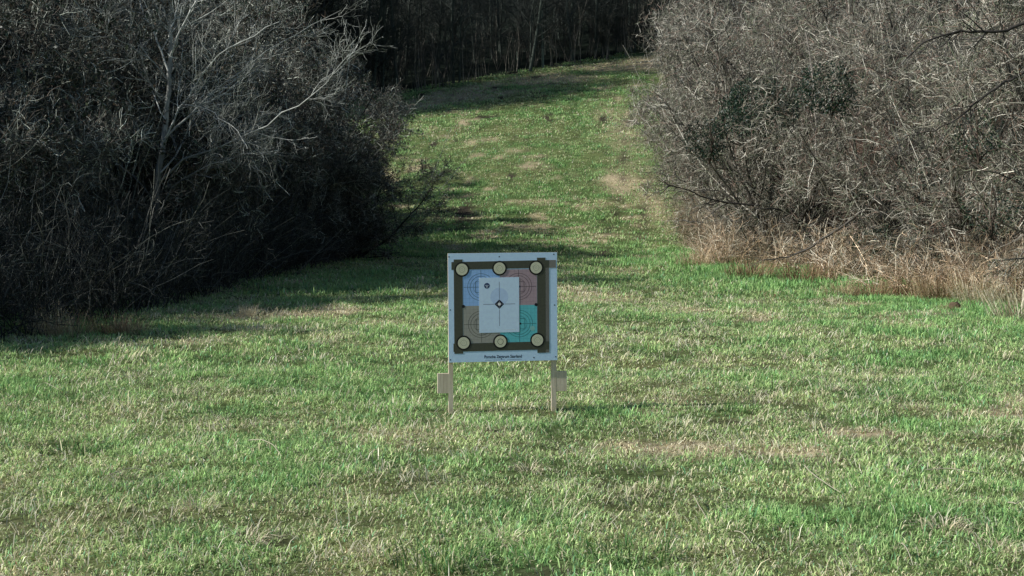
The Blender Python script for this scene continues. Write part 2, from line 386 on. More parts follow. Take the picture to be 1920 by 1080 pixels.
place_bush(red_p[0], 8.6, 31.0, .9, 1.0, 'reddish brown shrub in the middle of the right thicket', GR)
place_bush(red_p[0], 8.5, 26.6, .62, 3.1, 'low reddish shrub above the rusty grass of the right thicket', GR)

# ------------------------------------------------------------------ pale forked tree in the left thicket
def forked_tree():
    g = R(11); Y0 = 23.2
    bx, by = -5.85, Y0
    t = thing('forked_tree', (bx, by, gz(bx, by))); org = np.array([bx, by, gz(bx, by)])
    def limb(px, dy, r0, r1, n=14):
        q = np.array([at_depth(a, b, Y0 + dy*k/(len(px)-1)) for k, (a, b) in enumerate(px)]) - org
        s = np.concatenate([[0], np.cumsum(np.linalg.norm(np.diff(q, axis=0), axis=1))]); u = np.linspace(0, s[-1], n)
        P = np.stack([np.interp(u, s, q[:, i]) for i in range(3)], 1) + g.normal(0, .012, (n, 3))
        return P[None], np.linspace(r0, r1, n)[None]
    trunk = limb([(291, 575), (291, 480), (293, 400), (299, 330), (304, 275), (312, 210), (317, 160), (319, 110), (318, 60), (321, 0), (318, -150)], .6, .07, .016, 26)
    L = [([(303, 272), (330, 215), (372, 150), (410, 102), (462, 76), (520, 40)], -.9, .028, .007),
         ([(306, 262), (350, 222), (388, 180), (445, 138), (505, 92), (562, 62), (640, 20)], .8, .034, .007),
         ([(319, 105), (338, 55), (362, 12), (400, -60), (420, -140)], -.7, .030, .010),
         ([(315, 135), (296, 80), (272, 32), (256, -30), (250, -110)], .7, .028, .009),
         ([(313, 150), (282, 112), (240, 82), (195, 60), (160, 45)], -1.0, .020, .006),
         ([(341, 196), (380, 200), (420, 226), (446, 247), (464, 280)], -1.3, .018, .005),
         ([(296, 345), (340, 300), (430, 270), (490, 240), (540, 205), (580, 186), (615, 152), (655, 100)], -1.5, .034, .006),
         ([(300, 325), (330, 290), (362, 225), (420, 165), (480, 120)], 1.1, .026, .006),
         ([(292, 400), (330, 345), (390, 310), (450, 290), (520, 282)], -1.0, .024, .006),
         ([(293, 390), (262, 340), (210, 300), (170, 215), (120, 150)], 1.0, .026, .006),
         ([(310, 225), (288, 180), (268, 120), (262, 60), (240, 10)], 1.2, .018, .006),
         ([(318, 70), (330, 20), (350, -60), (352, -140)], .6, .018, .008)]
    limbs = [limb(a[0], a[1], a[2]*.6, a[3]*.7) for a in L]
    P = np.concatenate([l[0] for l in limbs]); Rr = np.concatenate([l[1] for l in limbs])
    s1 = spawn(g, P, Rr, 12, .15, 1, (.4, 1.0), .5, 1.5, 8, .16, .05, .55, .005)
    s1b = spawn(g, *trunk, 22, .45, 1, (.5, 1.1), .6, 1.6, 8, .16, .06, .4, .005)
    s1 = (np.concatenate([s1[0], s1b[0]]), np.concatenate([s1[1], s1b[1]]))
    s2 = spawn(g, *s1, 7, .15, 1, (.4, 1.0), .3, .8, 6, .2, .05, .55, .0035)
    s3 = spawn(g, *s2, 4, .2, 1, (.4, 1.0), .12, .4, 4, .22, .05, .6, .0028)
    pale = palette(g, [(.30, .31, .285), (.24, .245, .225), (.38, .39, .36)], .15)
    tw = palette(g, [(.20, .21, .185), (.12, .13, .11), (.32, .33, .30)], .35)
    def shade(V, c):                       # thicket shade painted into the bark: dark towards the foot, pale above
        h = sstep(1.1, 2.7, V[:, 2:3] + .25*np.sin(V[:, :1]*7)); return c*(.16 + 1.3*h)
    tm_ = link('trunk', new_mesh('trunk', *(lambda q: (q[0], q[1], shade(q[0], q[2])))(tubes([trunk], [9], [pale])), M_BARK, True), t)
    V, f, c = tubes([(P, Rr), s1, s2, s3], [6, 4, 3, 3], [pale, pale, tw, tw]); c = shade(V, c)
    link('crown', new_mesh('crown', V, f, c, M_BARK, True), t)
    tag(t, 'leafless tree with pale forked limbs, tallest stem of the left thicket', 'tree')
forked_tree()

# ------------------------------------------------------------------ the dark wood behind
def forest_tree(seed, H, lean, pale):
    g = R(seed)
    D = np.array([[g.normal(0, lean), g.normal(0, lean), 1]])
    s0 = grow(g, np.array([[0, 0, -.2]]), D, np.array([H]), 16, .03, .05, np.array([H*.0052+.015]), np.array([.02]))
    s1 = spawn(g, *s0, 34, .10, 1, (.6, 1.3), 1.4, 3.8, 7, .12, .06, .35, .012, .45)
    s2 = spawn(g, *s1, 7, .15, 1, (.5, 1.1), .6, 1.5, 5, .2, .04, .5, .009, .4)
    s3 = spawn(g, *s2, 5, .15, 1, (.5, 1.1), .3, .8, 3, .2, .04, .6, .008, .4)
    bk = palette(g, [(.065*pale, .08*pale, .066*pale)], .1)
    tw = palette(g, [(.03, .038, .032), (.05, .058, .048)], .3)
    a = new_mesh('trunk', *tubes([s0], [8], [bk]), M_BARK, True)
    b = new_mesh('crown', *tubes([s1, s2, s3], [4, 3, 3], [tw, tw, tw]), M_TWIG)
    return a, b
def sapling(seed):
    g = R(seed); n = 3
    S = np.stack([g.normal(0, .15, n), g.normal(0, .15, n), np.full(n, -.1)], 1)
    D = np.stack([g.normal(0, .22, n), g.normal(0, .22, n), np.ones(n)], 1)
    s0 = grow(g, S, D, g.uniform(2.5, 5.5, n), 10, .06, .03, g.uniform(.02, .04, n), np.full(n, .008))
    s1 = spawn(g, *s0, 14, .2, 1, (.4, .9), .5, 1.4, 6, .15, .05, .5, .008)
    s2 = spawn(g, *s1, 6, .2, 1, (.4, .9), .2, .7, 4, .2, .04, .6, .006)
    bk = palette(g, [(.16, .15, .12), (.10, .095, .08), (.24, .22, .18)], .2); tw = palette(g, [(.05, .05, .04), (.03, .033, .027)], .3)
    return new_mesh('stems', *tubes([s0], [5], [bk]), M_BARK, True), new_mesh('twigs', *tubes([s1, s2], [3, 3], [tw, tw]), M_TWIG)
def edge_y(x): return 86.5 + .85*max(-14, min(16, x))
def forest():
    g = R(31)
    pt = [forest_tree(400+i, H, .09, p) for i, (H, p) in enumerate([(15, 1.0), (13, .8), (16, 1.3), (12, 1.0), (14, 2.2)])]
    ps = [sapling(450+i) for i in range(4)]
    n = 0
    for k in range(170):
        d = g.uniform(0, 1)**1.5*24 + .8
        half = (edge_y(0)+d)*.2 + 3
        x = g.uniform(-1, 1)*half - 1.0; y = edge_y(x) + d
        v = int(g.integers(0, 4)); pale = g.uniform() < .07 and d < 10
        m = pt[4] if pale else pt[v]
        t = thing('woodland_tree', (x, y, gz(x, y)), g.uniform(0, 6.28)); s = g.uniform(.75, 1.2); t.scale = (s, s, s)
        link('trunk', m[0], t); link('crown', m[1], t)
        if pale: tag(t, 'slim pale trunk standing out in the dark wood at the back', 'tree', 'pale trunks in the dark wood')
        else: tag(t, 'slim dark leafless tree in the wood behind the meadow', 'tree', 'trees of the wood behind the meadow')
    for k in range(128):
        d = abs(g.normal(0, 3.5)); x = g.uniform(-14, 17); y = edge_y(x) + d - .3
        m = ps[int(g.integers(0, 4))]
        t = thing('sapling', (x, y, gz(x, y)), g.uniform(0, 6.28)); s = g.uniform(.5, 1.0); t.scale = (s, s, s)
        link('stems', m[0], t); link('twigs', m[1], t)
        tag(t, 'thin leafless sapling at the edge of the dark wood', 'sapling', 'saplings along the edge of the wood')
    # woodland beyond and to the left that reads as one dark mass
    V0 = []; off = 0; Vs, Fs, Cs = [], [], []
    g2 = R(33)
    def lite(seed, H):
        q = R(seed)
        s0 = grow(q, np.array([[0, 0, -.2]]), np.array([[q.normal(0, .05), q.normal(0, .05), 1]]), np.array([H]), 10, .03, .05, np.array([H*.009+.02]), np.array([.03]))
        s1 = spawn(q, *s0, 34, .06, 1, (.6, 1.3), 1.6, 4.2, 5, .12, .05, .35, .02, .45)
        s2 = spawn(q, *s1, 9, .1, 1, (.5, 1.1), .8, 2.0, 4, .2, .03, .5, .016, .4)
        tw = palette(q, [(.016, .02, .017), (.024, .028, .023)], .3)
        return tubes([s0, s1, s2], [5, 3, 3], [tw, tw, tw])
    lt = [lite(500+i, 15) for i in range(4)]
    spots = []
    for k in range(70):
        x = g2.uniform(-34, 34); y = edge_y(x) + g2.uniform(18, 50); spots.append((x, y, g2.uniform(.8, 1.2)))
    for k in range(150):                                  # bend of the wood behind the left thicket
        y = g2.uniform(72, 81.0); x = -10 - g2.uniform(0, 1)**1.3*16 - max(0, (74-y)*.35); spots.append((x, y, g2.uniform(.75, 1.05)))
    for k in range(26):
        x = g2.uniform(-40, -14); y = edge_y(x) + g2.uniform(9, 26); spots.append((x, y, g2.uniform(.8, 1.1)))
    for k in range(22):
        x = g2.uniform(15, 40); y = g2.uniform(60, 110); spots.append((x, y, g2.uniform(.8, 1.1)))
    for k in range(24):
        x = g2.uniform(-40, -18); y = g2.uniform(44, 68); spots.append((x, y, g2.uniform(.32, .5)))
    for x, y, s in spots:
        V, F_, c = lt[int(g2.integers(0, 4))]; a = g2.uniform(0, 6.28); ca, sa = math.cos(a), math.sin(a)
        W = np.stack([V[:, 0]*ca-V[:, 1]*sa, V[:, 0]*sa+V[:, 1]*ca, V[:, 2]], 1)*s + np.array([x, y, gz(x, y)])
        Vs.append(W); Fs.append(F_[0]+off); Cs.append(c); off += len(W)
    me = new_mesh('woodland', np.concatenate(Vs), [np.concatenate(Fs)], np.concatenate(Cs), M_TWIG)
    tag(link('woodland', me), 'deep dark leafless wood filling the slope behind the meadow', 'woodland', kind='stuff')
forest()

# ------------------------------------------------------------------ undergrowth inside the thickets (uncountable)
def undergrowth(name, spots, cols, label, seed, hh=(.5, 1.3), rr=.004):
    g = R(seed); n = len(spots); xy = np.array(spots)
    S = np.stack([xy[:, 0], xy[:, 1], ground(xy[:, 0], xy[:, 1])-.05], 1)
    az = g.uniform(0, 6.28, n); le = g.uniform(.1, .9, n)
    D = np.stack([np.cos(az)*np.sin(le), np.sin(az)*np.sin(le), np.cos(le)], 1)
    s0 = grow(g, S, D, g.uniform(*hh, n)*1.5, 8, .16, -.07, np.full(n, rr*1.6), np.full(n, rr*.8))
    s1 = spawn(g, *s0, 5, .15, 1, (.4, 1.2), .25, .8, 5, .25, -.02, .7, rr*.7)
    s2 = spawn(g, *s1, 3, .15, 1, (.4, 1.2), .1, .35, 3, .25, 0, .7, rr*.6)
    pc = palette(g, cols, .35)
    me = new_mesh(name, *tubes([s0, s1, s2], [3, 3, 3], [pc, pc, pc]), M_TWIG)
    tag(link(name, me), label, 'undergrowth', kind='stuff')
def left_foot(y): return float(np.interp(y, [13, 15.5, 17.5, 19.5, 24, 30, 36, 45], [-7.5, -5.6, -5.0, -4.9, -4.8, -4.3, -3.9, -5.2]))
g = R(90); sp = []
for k in range(3800):
    y = g.uniform(14, 44); x = left_foot(y) + .1 - g.exponential(1.5); sp.append((x, y))
undergrowth('undergrowth', sp, [(.022, .027, .022), (.015, .019, .016), (.034, .036, .029), (.17, .175, .15)], 'dark tangled stems and brambles under the left thicket', 91, (.5, 1.5))
sp = []
for k in range(4200):
    y = g.uniform(18, 52)
    if float(vnoise(np.array([y*1.1]), np.array([7.]), 46)[0]) < g.uniform(.3, .7): continue
    x = float(right_foot(y)) + .3 + .9*float(vnoise(np.array([y*.9]), np.array([1.]), 44)[0]) + g.exponential(1.2); sp.append((x, y))
undergrowth('undergrowth', sp, [(.33, .235, .15), (.43, .32, .21), (.13, .10, .065), (.18, .18, .11), (.68, .60, .44), (.05, .042, .032)], 'brown tangled brambles and dead stems under the right thicket', 92, (.3, .85))

g = R(93); sp = []
for k in range(330):
    y = g.uniform(18, 33)
    if float(vnoise(np.array([y*.8]), np.array([3.]), 45)[0]) < .5: continue
    x = float(right_foot(y)) - .1 + g.exponential(.6); sp.append((x, y))
undergrowth('dead_stalks', sp, [(.66, .51, .35), (.52, .38, .25), (.84, .76, .60), (.36, .26, .17)], 'bleached dead stalks bent over each other at the foot of the right thicket', 94, (.3, .8), .0065)

# ------------------------------------------------------------------ dry clumps, ivy, stalks
def clump(seed, n, L0, L1, rad_, cols, w=.009, lean=(.15, 1.2), bend=.6):
    g = R(seed); a = g.uniform(0, 6.28, n); r = rad_*np.sqrt(g.uniform(0, 1, n))
    cols = np.array(cols)[g.integers(0, len(cols), n)]*np.exp(g.normal(0, .25, (n, 1)))
    V, f, c = blades(g, np.cos(a)*r, np.sin(a)*r, np.full(n, -.03), g.uniform(L0, L1, n), w*g.uniform(.5, 1.3, n), g.uniform(*lean, n), a+g.normal(0, .7, n), cols, cols*1.1, bend)
    return V, [f], c
TAN = [(.60, .47, .29), (.48, .35, .20), (.72, .60, .40), (.32, .22, .13)]
RUST = [(.46, .31, .18), (.34, .22, .125), (.58, .43, .27), (.18, .115, .07)]
PALEC = [(.74, .66, .46), (.62, .53, .34), (.84, .77, .58)]
tan_p = [new_mesh('dry_grass_clump', *clump(600+i, 300, .25, .85, .45, TAN, .008, (.35, 1.5), .5), M_STRAW) for i in range(3)]
rust_p = [new_mesh('dry_grass_clump', *clump(610+i, 330, .2, .75, .48, RUST, .009, (.4, 1.55), .5), M_STRAW) for i in range(2)]
pale_p = [new_mesh('dry_grass_clump', *clump(620+i, 240, .25, .9, .35, PALEC, .008, (.35, 1.5), .5), M_STRAW) for i in range(2)]
def put(me, name, px, py, s, label, cat, group=None, rz=None, sz=None, dz=0):
    x, y = at(px + (8*math.sin(px*1.37) if 'clump' in name else 0), py + (9*math.sin(px*.71) if 'clump' in name else 0)); o = link(name, me); o.location = (x, y, gz(x, y)+dz); o.rotation_euler = (0, 0, px*1.7 if rz is None else rz)
    o.scale = (s, s, sz or s); return tag(o, label, cat, group)
GD = 'dry grass clumps along the foot of the right thicket'
for m, px, py, s, lb in [
    (tan_p[0], 1310, 500, .9, 'tan dry grass clump at the left end of the right thicket'),
    (tan_p[1], 1352, 506, 1.0, 'tan dry grass clump beside the left end of the right thicket, second from it'),
    (rust_p[0], 1400, 512, 1.0, 'rusty dry grass clump under the low dark branch'),
    (tan_p[2], 1458, 517, .8, 'tan dry grass clump right under the tip of the slanting pale branch'),
    (rust_p[1], 1505, 524, 1.0, 'rusty dry grass clump left of the dark hollow in the thicket'),
    (tan_p[0], 1555, 532, .75, 'tan dry grass clump in front of the dark hollow in the thicket'),
    (tan_p[1], 1585, 549, .6, 'tan dry tuft jutting farthest out into the bright green grass'),
    (rust_p[0], 1640, 545, .7, 'rusty dry grass clump right of the tuft that juts into the green'),
    (tan_p[2], 1662, 554, .5, 'small tan tuft in front of a rusty clump at the thicket foot'),
    (rust_p[1], 1712, 549, .9, 'big rusty dry grass mound in the right thicket foot'),
    (tan_p[0], 1765, 558, .95, 'tan dry grass clump behind the low stump'),
    (rust_p[0], 1810, 566, 1.15, 'rusty brown dead bracken mound right of the low stump'),
    (pale_p[0], 1838, 580, .9, 'bleached dry grass tuft right of the low stump'),
    (tan_p[1], 1875, 575, 1.1, 'tan dry grass clump near the right picture edge'),
    (pale_p[1], 1915, 595, 1.1, 'palest straw clump at the right picture edge')]:
    put(m, 'dry_grass_clump', px, py, s, lb, 'grass clump', GD)
for m, px, py, s, lb in [
    (pale_p[0], 95, 632, .6, 'low bleached tuft at the left thicket foot near the picture edge'),
    (tan_p[2], 132, 634, .6, 'tan dry tuft left of the rusty tuft under the left thicket'),
    (rust_p[1], 203, 628, .5, 'rusty upright tuft at the foot of the left thicket'),
    (tan_p[0], 250, 616, .42, 'small tan tuft right of the rusty tuft under the left thicket'),
    (pale_p[1], 455, 586, .32, 'bleached flattened tuft on the shadow line of the left thicket')]:
    put(m, 'dry_grass_clump', px, py, s, lb, 'grass clump', 'dry grass clumps along the foot of the left thicket')
tuft_p = [new_mesh('straw_tuft', *clump(640+i, 110, .07, .22, .07, PALEC, .004, (.5, 1.5), .4), M_STRAW) for i in range(3)]
GT = 'straw tufts lying in the meadow'
for i, (px, py, s, lb) in enumerate([
    (398, 788, .8, 'small pale straw tuft in the meadow, left of the target'),
    (992, 888, 1.0, 'pale straw tuft in the meadow straight below the target'),
    (938, 1018, 1.25, 'largest pale straw tuft in the near meadow below the target'),
    (1716, 770, 1.2, 'straw tuft in the right meadow below the low stump'),
    (1842, 818, 1.2, 'straw tuft near the right picture edge in the middle of the meadow'),
    (1770, 1000, 1.3, 'straw tuft in the near right corner of the meadow'),
    (1862, 1036, 1.3, 'straw tuft nearest the lower right picture corner'),
    (1556, 735, 1.1, 'flattened straw tuft right of the target beyond its shadow'),
    (1650, 755, 1.1, 'flattened straw tuft in the right meadow, between two others'),
    (1320, 680, 1.0, 'bleached straw tuft in the meadow right behind the target'),
    (372, 965, 1.1, 'straw tuft in the near left meadow'),
    (705, 1050, 1.2, 'straw tuft at the bottom edge of the picture, left of centre'),
    (870, 690, .8, 'straw wisp in the grass right behind the target legs'),
    (460, 1020, 1.1, 'straw tuft with a dark hole beside it in the near left meadow')]):
    put(tuft_p[i % 3], 'straw_tuft', px, py, s*.85, lb, 'grass tuft', GT, sz=s*.5)
green_p = [new_mesh('grass_tussock', *clump(660+i, 240, .05, .15, .16, [(.11, .25, .07), (.14, .29, .08), (.09, .20, .08), (.3, .33, .15)], .005, (.2, 1.35), .5), M_GRASS) for i in range(2)]
for i, (px, py, s, lb) in enumerate([
    (1128, 776, 1.05, 'dark green tussock right of the right target leg'),
    (545, 708, 1.0, 'dark green tussock in the left meadow at the height of the target board'),
    (1380, 772, 1.0, 'dark green tussock in the target shadow, far right of the board'),
    (1180, 1050, 1.3, 'dark green tussock at the bottom edge, right of centre'),
    (820, 1055, 1.3, 'dark green tussock at the bottom edge below the left target leg'),
    (130, 850, 1.1, 'dark green tussock in the left meadow')]):
    put(green_p[i % 2], 'grass_tussock', px, py, s, lb, 'grass tussock', 'dark green tussocks in the meadow')
def stalk(pts, label, r=.0035, dz=.05):
    w = np.array([(*at(a, b), 0) for a, b in pts]); w[:, 2] = ground(w[:, 0], w[:, 1]) + dz
    o = w[0].copy(); q = w-o; s = np.linspace(0, 1, len(q)); u = np.linspace(0, 1, 14)
    P = np.stack([np.interp(u, s, q[:, i]) for i in range(3)], 1); P[:, 2] += .02*np.sin(u*3.1)
    me = new_mesh('straw_stalk', *tubes([(P[None], np.linspace(r, r*.6, 14)[None])], [5], [lambda N: np.tile([.58, .54, .40], (N, 1))]), M_STRAW)
    ob = link('straw_stalk', me); ob.location = o; tag(ob, label, 'stalk', 'pale stalks lying on the grass')
stalk([(1508, 892), (1518, 908), (1536, 922), (1556, 934), (1576, 944)], 'long curved pale stalk lying in the near right meadow')
stalk([(1735, 900), (1775, 899), (1812, 903), (1845, 903)], 'long straight pale stalk lying crosswise in the right meadow', .003)
stalk([(466, 845), (490, 850), (512, 860), (528, 880)], 'bent pale stalk lying in the left meadow')
stalk([(205, 915), (240, 908), (275, 906)], 'pale stalk lying crosswise in the near left meadow', .003)
stalk([(1300, 950), (1310, 975), (1330, 1000)], 'pale bent stalk in the near meadow, right of the largest straw tuft', .003)
stalk([(1377, 1018), (1392, 1030), (1408, 1042)], 'short pale stalk near the bottom edge, right of centre', .003)
stalk([(1690, 1045), (1700, 1060), (1712, 1080)], 'pale stalk at the bottom edge near the lower right corner', .003)
stalk([(70, 740), (85, 737), (110, 745)], 'pale stalk lying in the meadow near the left picture edge', .003)
stalk([(1890, 965), (1905, 975), (1918, 962)], 'forked looking pale stalk at the right picture edge in the near meadow', .004)

def clod(seed, r):
    g = R(seed); n, m = 14, 8; th = np.linspace(0, 2*math.pi, n, endpoint=False); ph = np.linspace(0, math.pi/2, m)
    V = []; 
    for p in ph:
        for t in th:
            k = r*(1+.35*(vnoise(np.array([t*1.3+3*seed]), np.array([p*3]), seed)[0]-.5)*2)
            V.append((k*math.cos(t)*math.cos(p), k*math.sin(t)*math.cos(p), .45*k*math.sin(p)-.02))
    V = np.array(V); i = np.arange(n*m).reshape(m, n)
    q = np.stack([i[:-1], np.roll(i[:-1], -1, 1), np.roll(i[1:], -1, 1), i[1:]], -1).reshape(-1, 4)
    c = np.array([.06, .045, .032])*np.exp(g.normal(0, .35, (len(V), 1)))
    return new_mesh('earth_clod', V, [q], c, M_SOIL)
cl = [clod(3, .07), clod(4, .06)]
for i, (px, py, s, lb) in enumerate([
    (1632, 888, .8, 'dark earth clod right of the long curved stalk'), (805, 725, .8, 'dark earth clod left of the left target leg'),
    (262, 720, .7, 'small dark earth clod in the left meadow'), (12, 694, 1.1, 'dark earth clod at the left picture edge'),
    (378, 870, .7, 'dark earth clod left of the bent pale stalk'), (826, 626, .8, 'dark earth clod just left of the target board'),
    (1128, 492, 2.4, 'dark molehill of bare earth behind the target to the right'), (440, 1012, 1.0, 'dark earth clod in the near left meadow'),
    (920, 812, .7, 'dark earth clod straight below the target')]):
    put(cl[i % 2], 'earth_clod', px, py, s, lb, 'earth clod', 'dark earth clods in the meadow')

# stump right
def stump():
    x, y = at(1782, 582); t = thing('stump', (x, y, gz(x, y)-.03)); t.scale = (.8, .8, .8); g = R(8)
    n, m = 12, 5; V = []
    for k in range(m):
        for j in range(n):
            a = j*2*math.pi/n; r = (.13-.05*k/(m-1))*(1+.25*math.sin(3*a+k)) ; V.append((r*math.cos(a)+.02*k, r*math.sin(a), .19*k/(m-1)-.03+(.03*math.sin(a*2) if k == m-1 else 0)))
    V.append((.08, 0, .15)); V = np.array(V); i = np.arange(n*m).reshape(m, n)
    q = np.stack([i[:-1], np.roll(i[:-1], -1, 1), np.roll(i[1:], -1, 1), i[1:]], -1).reshape(-1, 4)
    top = np.stack([i[-1], np.roll(i[-1], -1), np.full(n, n*m)], -1)
    c = np.array([.16, .115, .07])*np.exp(g.normal(0, .25, (len(V), 1)))
    link('wood', new_mesh('wood', V, [q, top], c, M_BARK), t)
    link('dead_grass', new_mesh('dead_grass', *clump(671, 380, .12, .32, .17, TAN, .006, (.5, 1.4), .5), M_STRAW), t)
    tag(t, 'low dark stump tufted with dead grass in front of the right thicket', 'stump')
stump()

# dark and pale single branches hanging out of the right thicket
def branch(px, Y, r0, r1, label, col, dy=0.0, k=7, seed=1):
    g = R(seed); q = np.array([at_depth(a, b, Y + dy*i/(len(px)-1)) for i, (a, b) in enumerate(px)])
    o = q[0].copy(); q = q-o; s = np.concatenate([[0], np.cumsum(np.linalg.norm(np.diff(q, axis=0), axis=1))]); u = np.linspace(0, s[-1], 16)
    P = (np.stack([np.interp(u, s, q[:, i]) for i in range(3)], 1) + g.normal(0, .01, (16, 3)))[None]; Rr = np.linspace(r0, r1, 16)[None]
    s1 = spawn(g, P, Rr, k*2, .2, 1, (.4, 1.0), .35, 1.0, 6, .2, .0, .6, .004)
    s2 = spawn(g, *s1, 5, .2, 1, (.4, 1.0), .15, .5, 4, .2, .0, .6, .003)
    pc = palette(g, [col], .15)
    t = thing('bare_branch', o)
    link('limb', new_mesh('limb', *tubes([(P, Rr)], [6], [pc]), M_BARK, True), t)
    link('twigs', new_mesh('twigs', *tubes([s1, s2], [3, 3], [pc, pc]), M_TWIG), t)
    tag(t, label, 'branch', 'single branches hanging out of the right thicket')
DK, PL = (.05, .045, .04), (.20, .185, .155)
branch([(1420, 386), (1365, 380), (1325, 372), (1290, 356), (1255, 348), (1232, 330)], 31, .026, .006, 'dark low branch reaching left over the grass track from the right thicket', DK, -.4, 9, 1)
branch([(1650, 372), (1600, 410), (1560, 438), (1510, 470), (1470, 484), (1432, 488)], 27, .028, .010, 'long slanting branch hanging down to the grass in the right thicket', (.12, .108, .092), -1.0, 6, 2)
branch([(1930, 40), (1880, 58), (1800, 60), (1740, 75), (1700, 110)], 19.3, .026, .008, 'dark branch arching in from the upper right picture corner', DK, -.2, 6, 3)
branch([(1930, 130), (1860, 168), (1790, 225), (1750, 245), (1700, 255)], 19.3, .022, .006, 'dark branch sloping down to the left at the right picture edge', DK, .2, 6, 4)
branch([(1500, 205), (1450, 160), (1400, 152), (1350, 100), (1330, 60)], 33, .026, .008, 'dark crooked branch high in the middle of the right thicket', DK, -.5, 5, 5)
branch([(1372, 120), (1340, 95), (1290, 80), (1262, 74)], 38, .026, .008, 'dark branch pointing left at the top of the right thicket', DK, -.5, 6, 6)
branch([(1530, 310), (1530, 240), (1526, 150), (1512, 60)], 29, .018, .008, 'thin pale upright stem in the middle of the right thicket', (.30, .27, .23), .2, 4, 7)

def ivy(px, py, Y, rx, rz, n, label, seed):
    g = R(seed); c = at_depth(px, py, Y); t = thing('ivy', c)
    v = norm(g.normal(0, 1, (n, 3)))*(g.uniform(.3, 1, (n, 1))**.5)*np.array([rx, rx*.7, rz])
    v = v + .35*rx*(np.stack([vnoise(v[:, 2]*3, v[:, 0]*3, 5), vnoise(v[:, 1]*3, v[:, 2]*3, 6), vnoise(v[:, 0]*3, v[:, 1]*3, 7)], 1)-.5)
    a = norm(g.normal(0, 1, (n, 3))); b = norm(np.cross(a, g.normal(0, 1, (n, 3)))); s = g.uniform(.014, .034, (n, 1))*(1 if Y > 26 else .8)
    V = np.stack([v-a*s, v-b*s*.6, v+a*s, v+b*s*.6], 1).reshape(-1, 3); q = np.arange(4*n).reshape(n, 4)
    col = np.repeat(np.array([(.022, .05, .03), (.04, .075, .035), (.02, .04, .03)])[g.integers(0, 3, n)]*np.exp(g.normal(0, .3, (n, 1))), 4, 0)
    link('leaves', new_mesh('leaves', V, [q], col, M_LEAF), t)
    st = grow(g, np.zeros((6, 3))+np.array([0, 0, -rz]), g.normal(0, .3, (6, 3))+np.array([0, 0, 1]), np.full(6, rz*1.9), 8, .2, .05, np.full(6, .012), np.full(6, .005))
    link('stems', new_mesh('stems', *tubes([st], [4], [palette(g, [(.08, .06, .045)])]), M_BARK), t)
    tag(t, label, 'ivy', 'evergreen ivy patches in the thickets')
ivy(1425, 205, 29.3, .85, .65, 5200, 'dark evergreen ivy patch in the upper left of the right thicket', 1)
ivy(1835, 255, 19.8, .42, .38, 420, 'dark ivy leaves at the right picture edge in the right thicket', 2)
ivy(1720, 330, 24, .45, .35, 160, 'sparse ivy leaves low in the middle of the right thicket', 3)
ivy(1860, 395, 19.5, .5, .4, 380, 'green leafy patch low at the right picture edge', 4)
ivy(1560, 170, 26.3, .7, .5, 2200, 'dark green leafy patch high in the middle of the right thicket', 8)
ivy(1330, 265, 31, .55, .5, 1500, 'dark green leafy patch low at the left end of the right thicket', 9)
ivy(1650, 455, 26.5, .6, .3, 700, 'dark green bramble leaves low over the dry grass, left of the stump', 10)
ivy(1470, 345, 32, .5, .4, 160, 'sparse greenish leaves behind the slanting branch', 5)

# ------------------------------------------------------------------ shooting target
ANG = rad(9)
TX, TY = at(944, 773)
target = thing('target_stand', (TX, TY, gz(TX, TY)), ANG)
tag(target, 'white target board with coloured quadrants and six discs on two wooden legs', 'target')
W_, H_ = .808, .798; Z0 = .370
def U(cx): return (cx-533)/970*W_
def Vv(cy): return Z0 + (1030-cy)/982*H_
class Flat:
    def __init__(s): s.V, s.F, s.C, s.M = [], [], [], []
    def poly(s, pts, y, col, mi=0):
        b = len(s.V); s.V += [(u, y, v) for u, v in pts]; s.F.append(list(range(b, b+len(pts)))); s.C += [col]*len(pts); s.M.append(mi)
    def slab(s, pts, yf, yb, col, mi_side=0, side=None):
        """front at yf (nearer the camera), back at yb; pts anticlockwise seen from the front"""
        side = side or col
        s.poly(pts, yf, col); s.poly(pts[::-1], yb, side, mi_side)
        n = len(pts)
        for i in range(n):
            (u0, v0), (u1, v1) = pts[i], pts[(i+1) % n]; b = len(s.V)
            s.V += [(u0, yf, v0), (u0, yb, v0), (u1, yb, v1), (u1, yf, v1)]; s.F.append([b, b+1, b+2, b+3]); s.C += [side]*4; s.M.append(mi_side)
    def ring(s, cu, cv, r0, r1, y, col, n=40):
        for i in range(n):
            a, b = i*2*math.pi/n, (i+1)*2*math.pi/n
            s.poly([(cu+r0*math.cos(a), cv+r0*math.sin(a)), (cu+r1*math.cos(a), cv+r1*math.sin(a)), (cu+r1*math.cos(b), cv+r1*math.sin(b)), (cu+r0*math.cos(b), cv+r0*math.sin(b))], y, col)
    def build(s, name, mats, parent):
        me = bpy.data.meshes.new(name); me.from_pydata([(a, y*.3 if y < 0 else y, c) for a, y, c in s.V], [], s.F)
        ca = me.color_attributes.new('col', 'FLOAT_COLOR', 'POINT')
        ca.data.foreach_set('color', np.array([(*c, 1) for c in s.C], np.float32).ravel())
        for m in mats: me.materials.append(m)
        me.polygons.foreach_set('material_index', s.M); me.update()
        return link(name, me, parent)
def rect(x0, y0, x1, y1, j=0.0): return [(U(x0), Vv(y1)), (U(x1), Vv(y1+j)), (U(x1), Vv(y0+j)), (U(x0), Vv(y0))]
def circ(cx, cy, r, n=40): return [(U(cx)+r/970*W_*math.cos(i*2*math.pi/n), Vv(cy)+r/970*W_*math.sin(i*2*math.pi/n)) for i in range(n)]
px = W_/970
WHITE = (.58, .78, 1.0); INK = (.012, .016, .035)
b = Flat(); b.slab(rect(48, 48, 1018, 1030), 0, .018, WHITE, 1, (.6, .5, .36))
board = b.build('board', [M_PAPER, M_WOOD], target)
sheet = Flat()
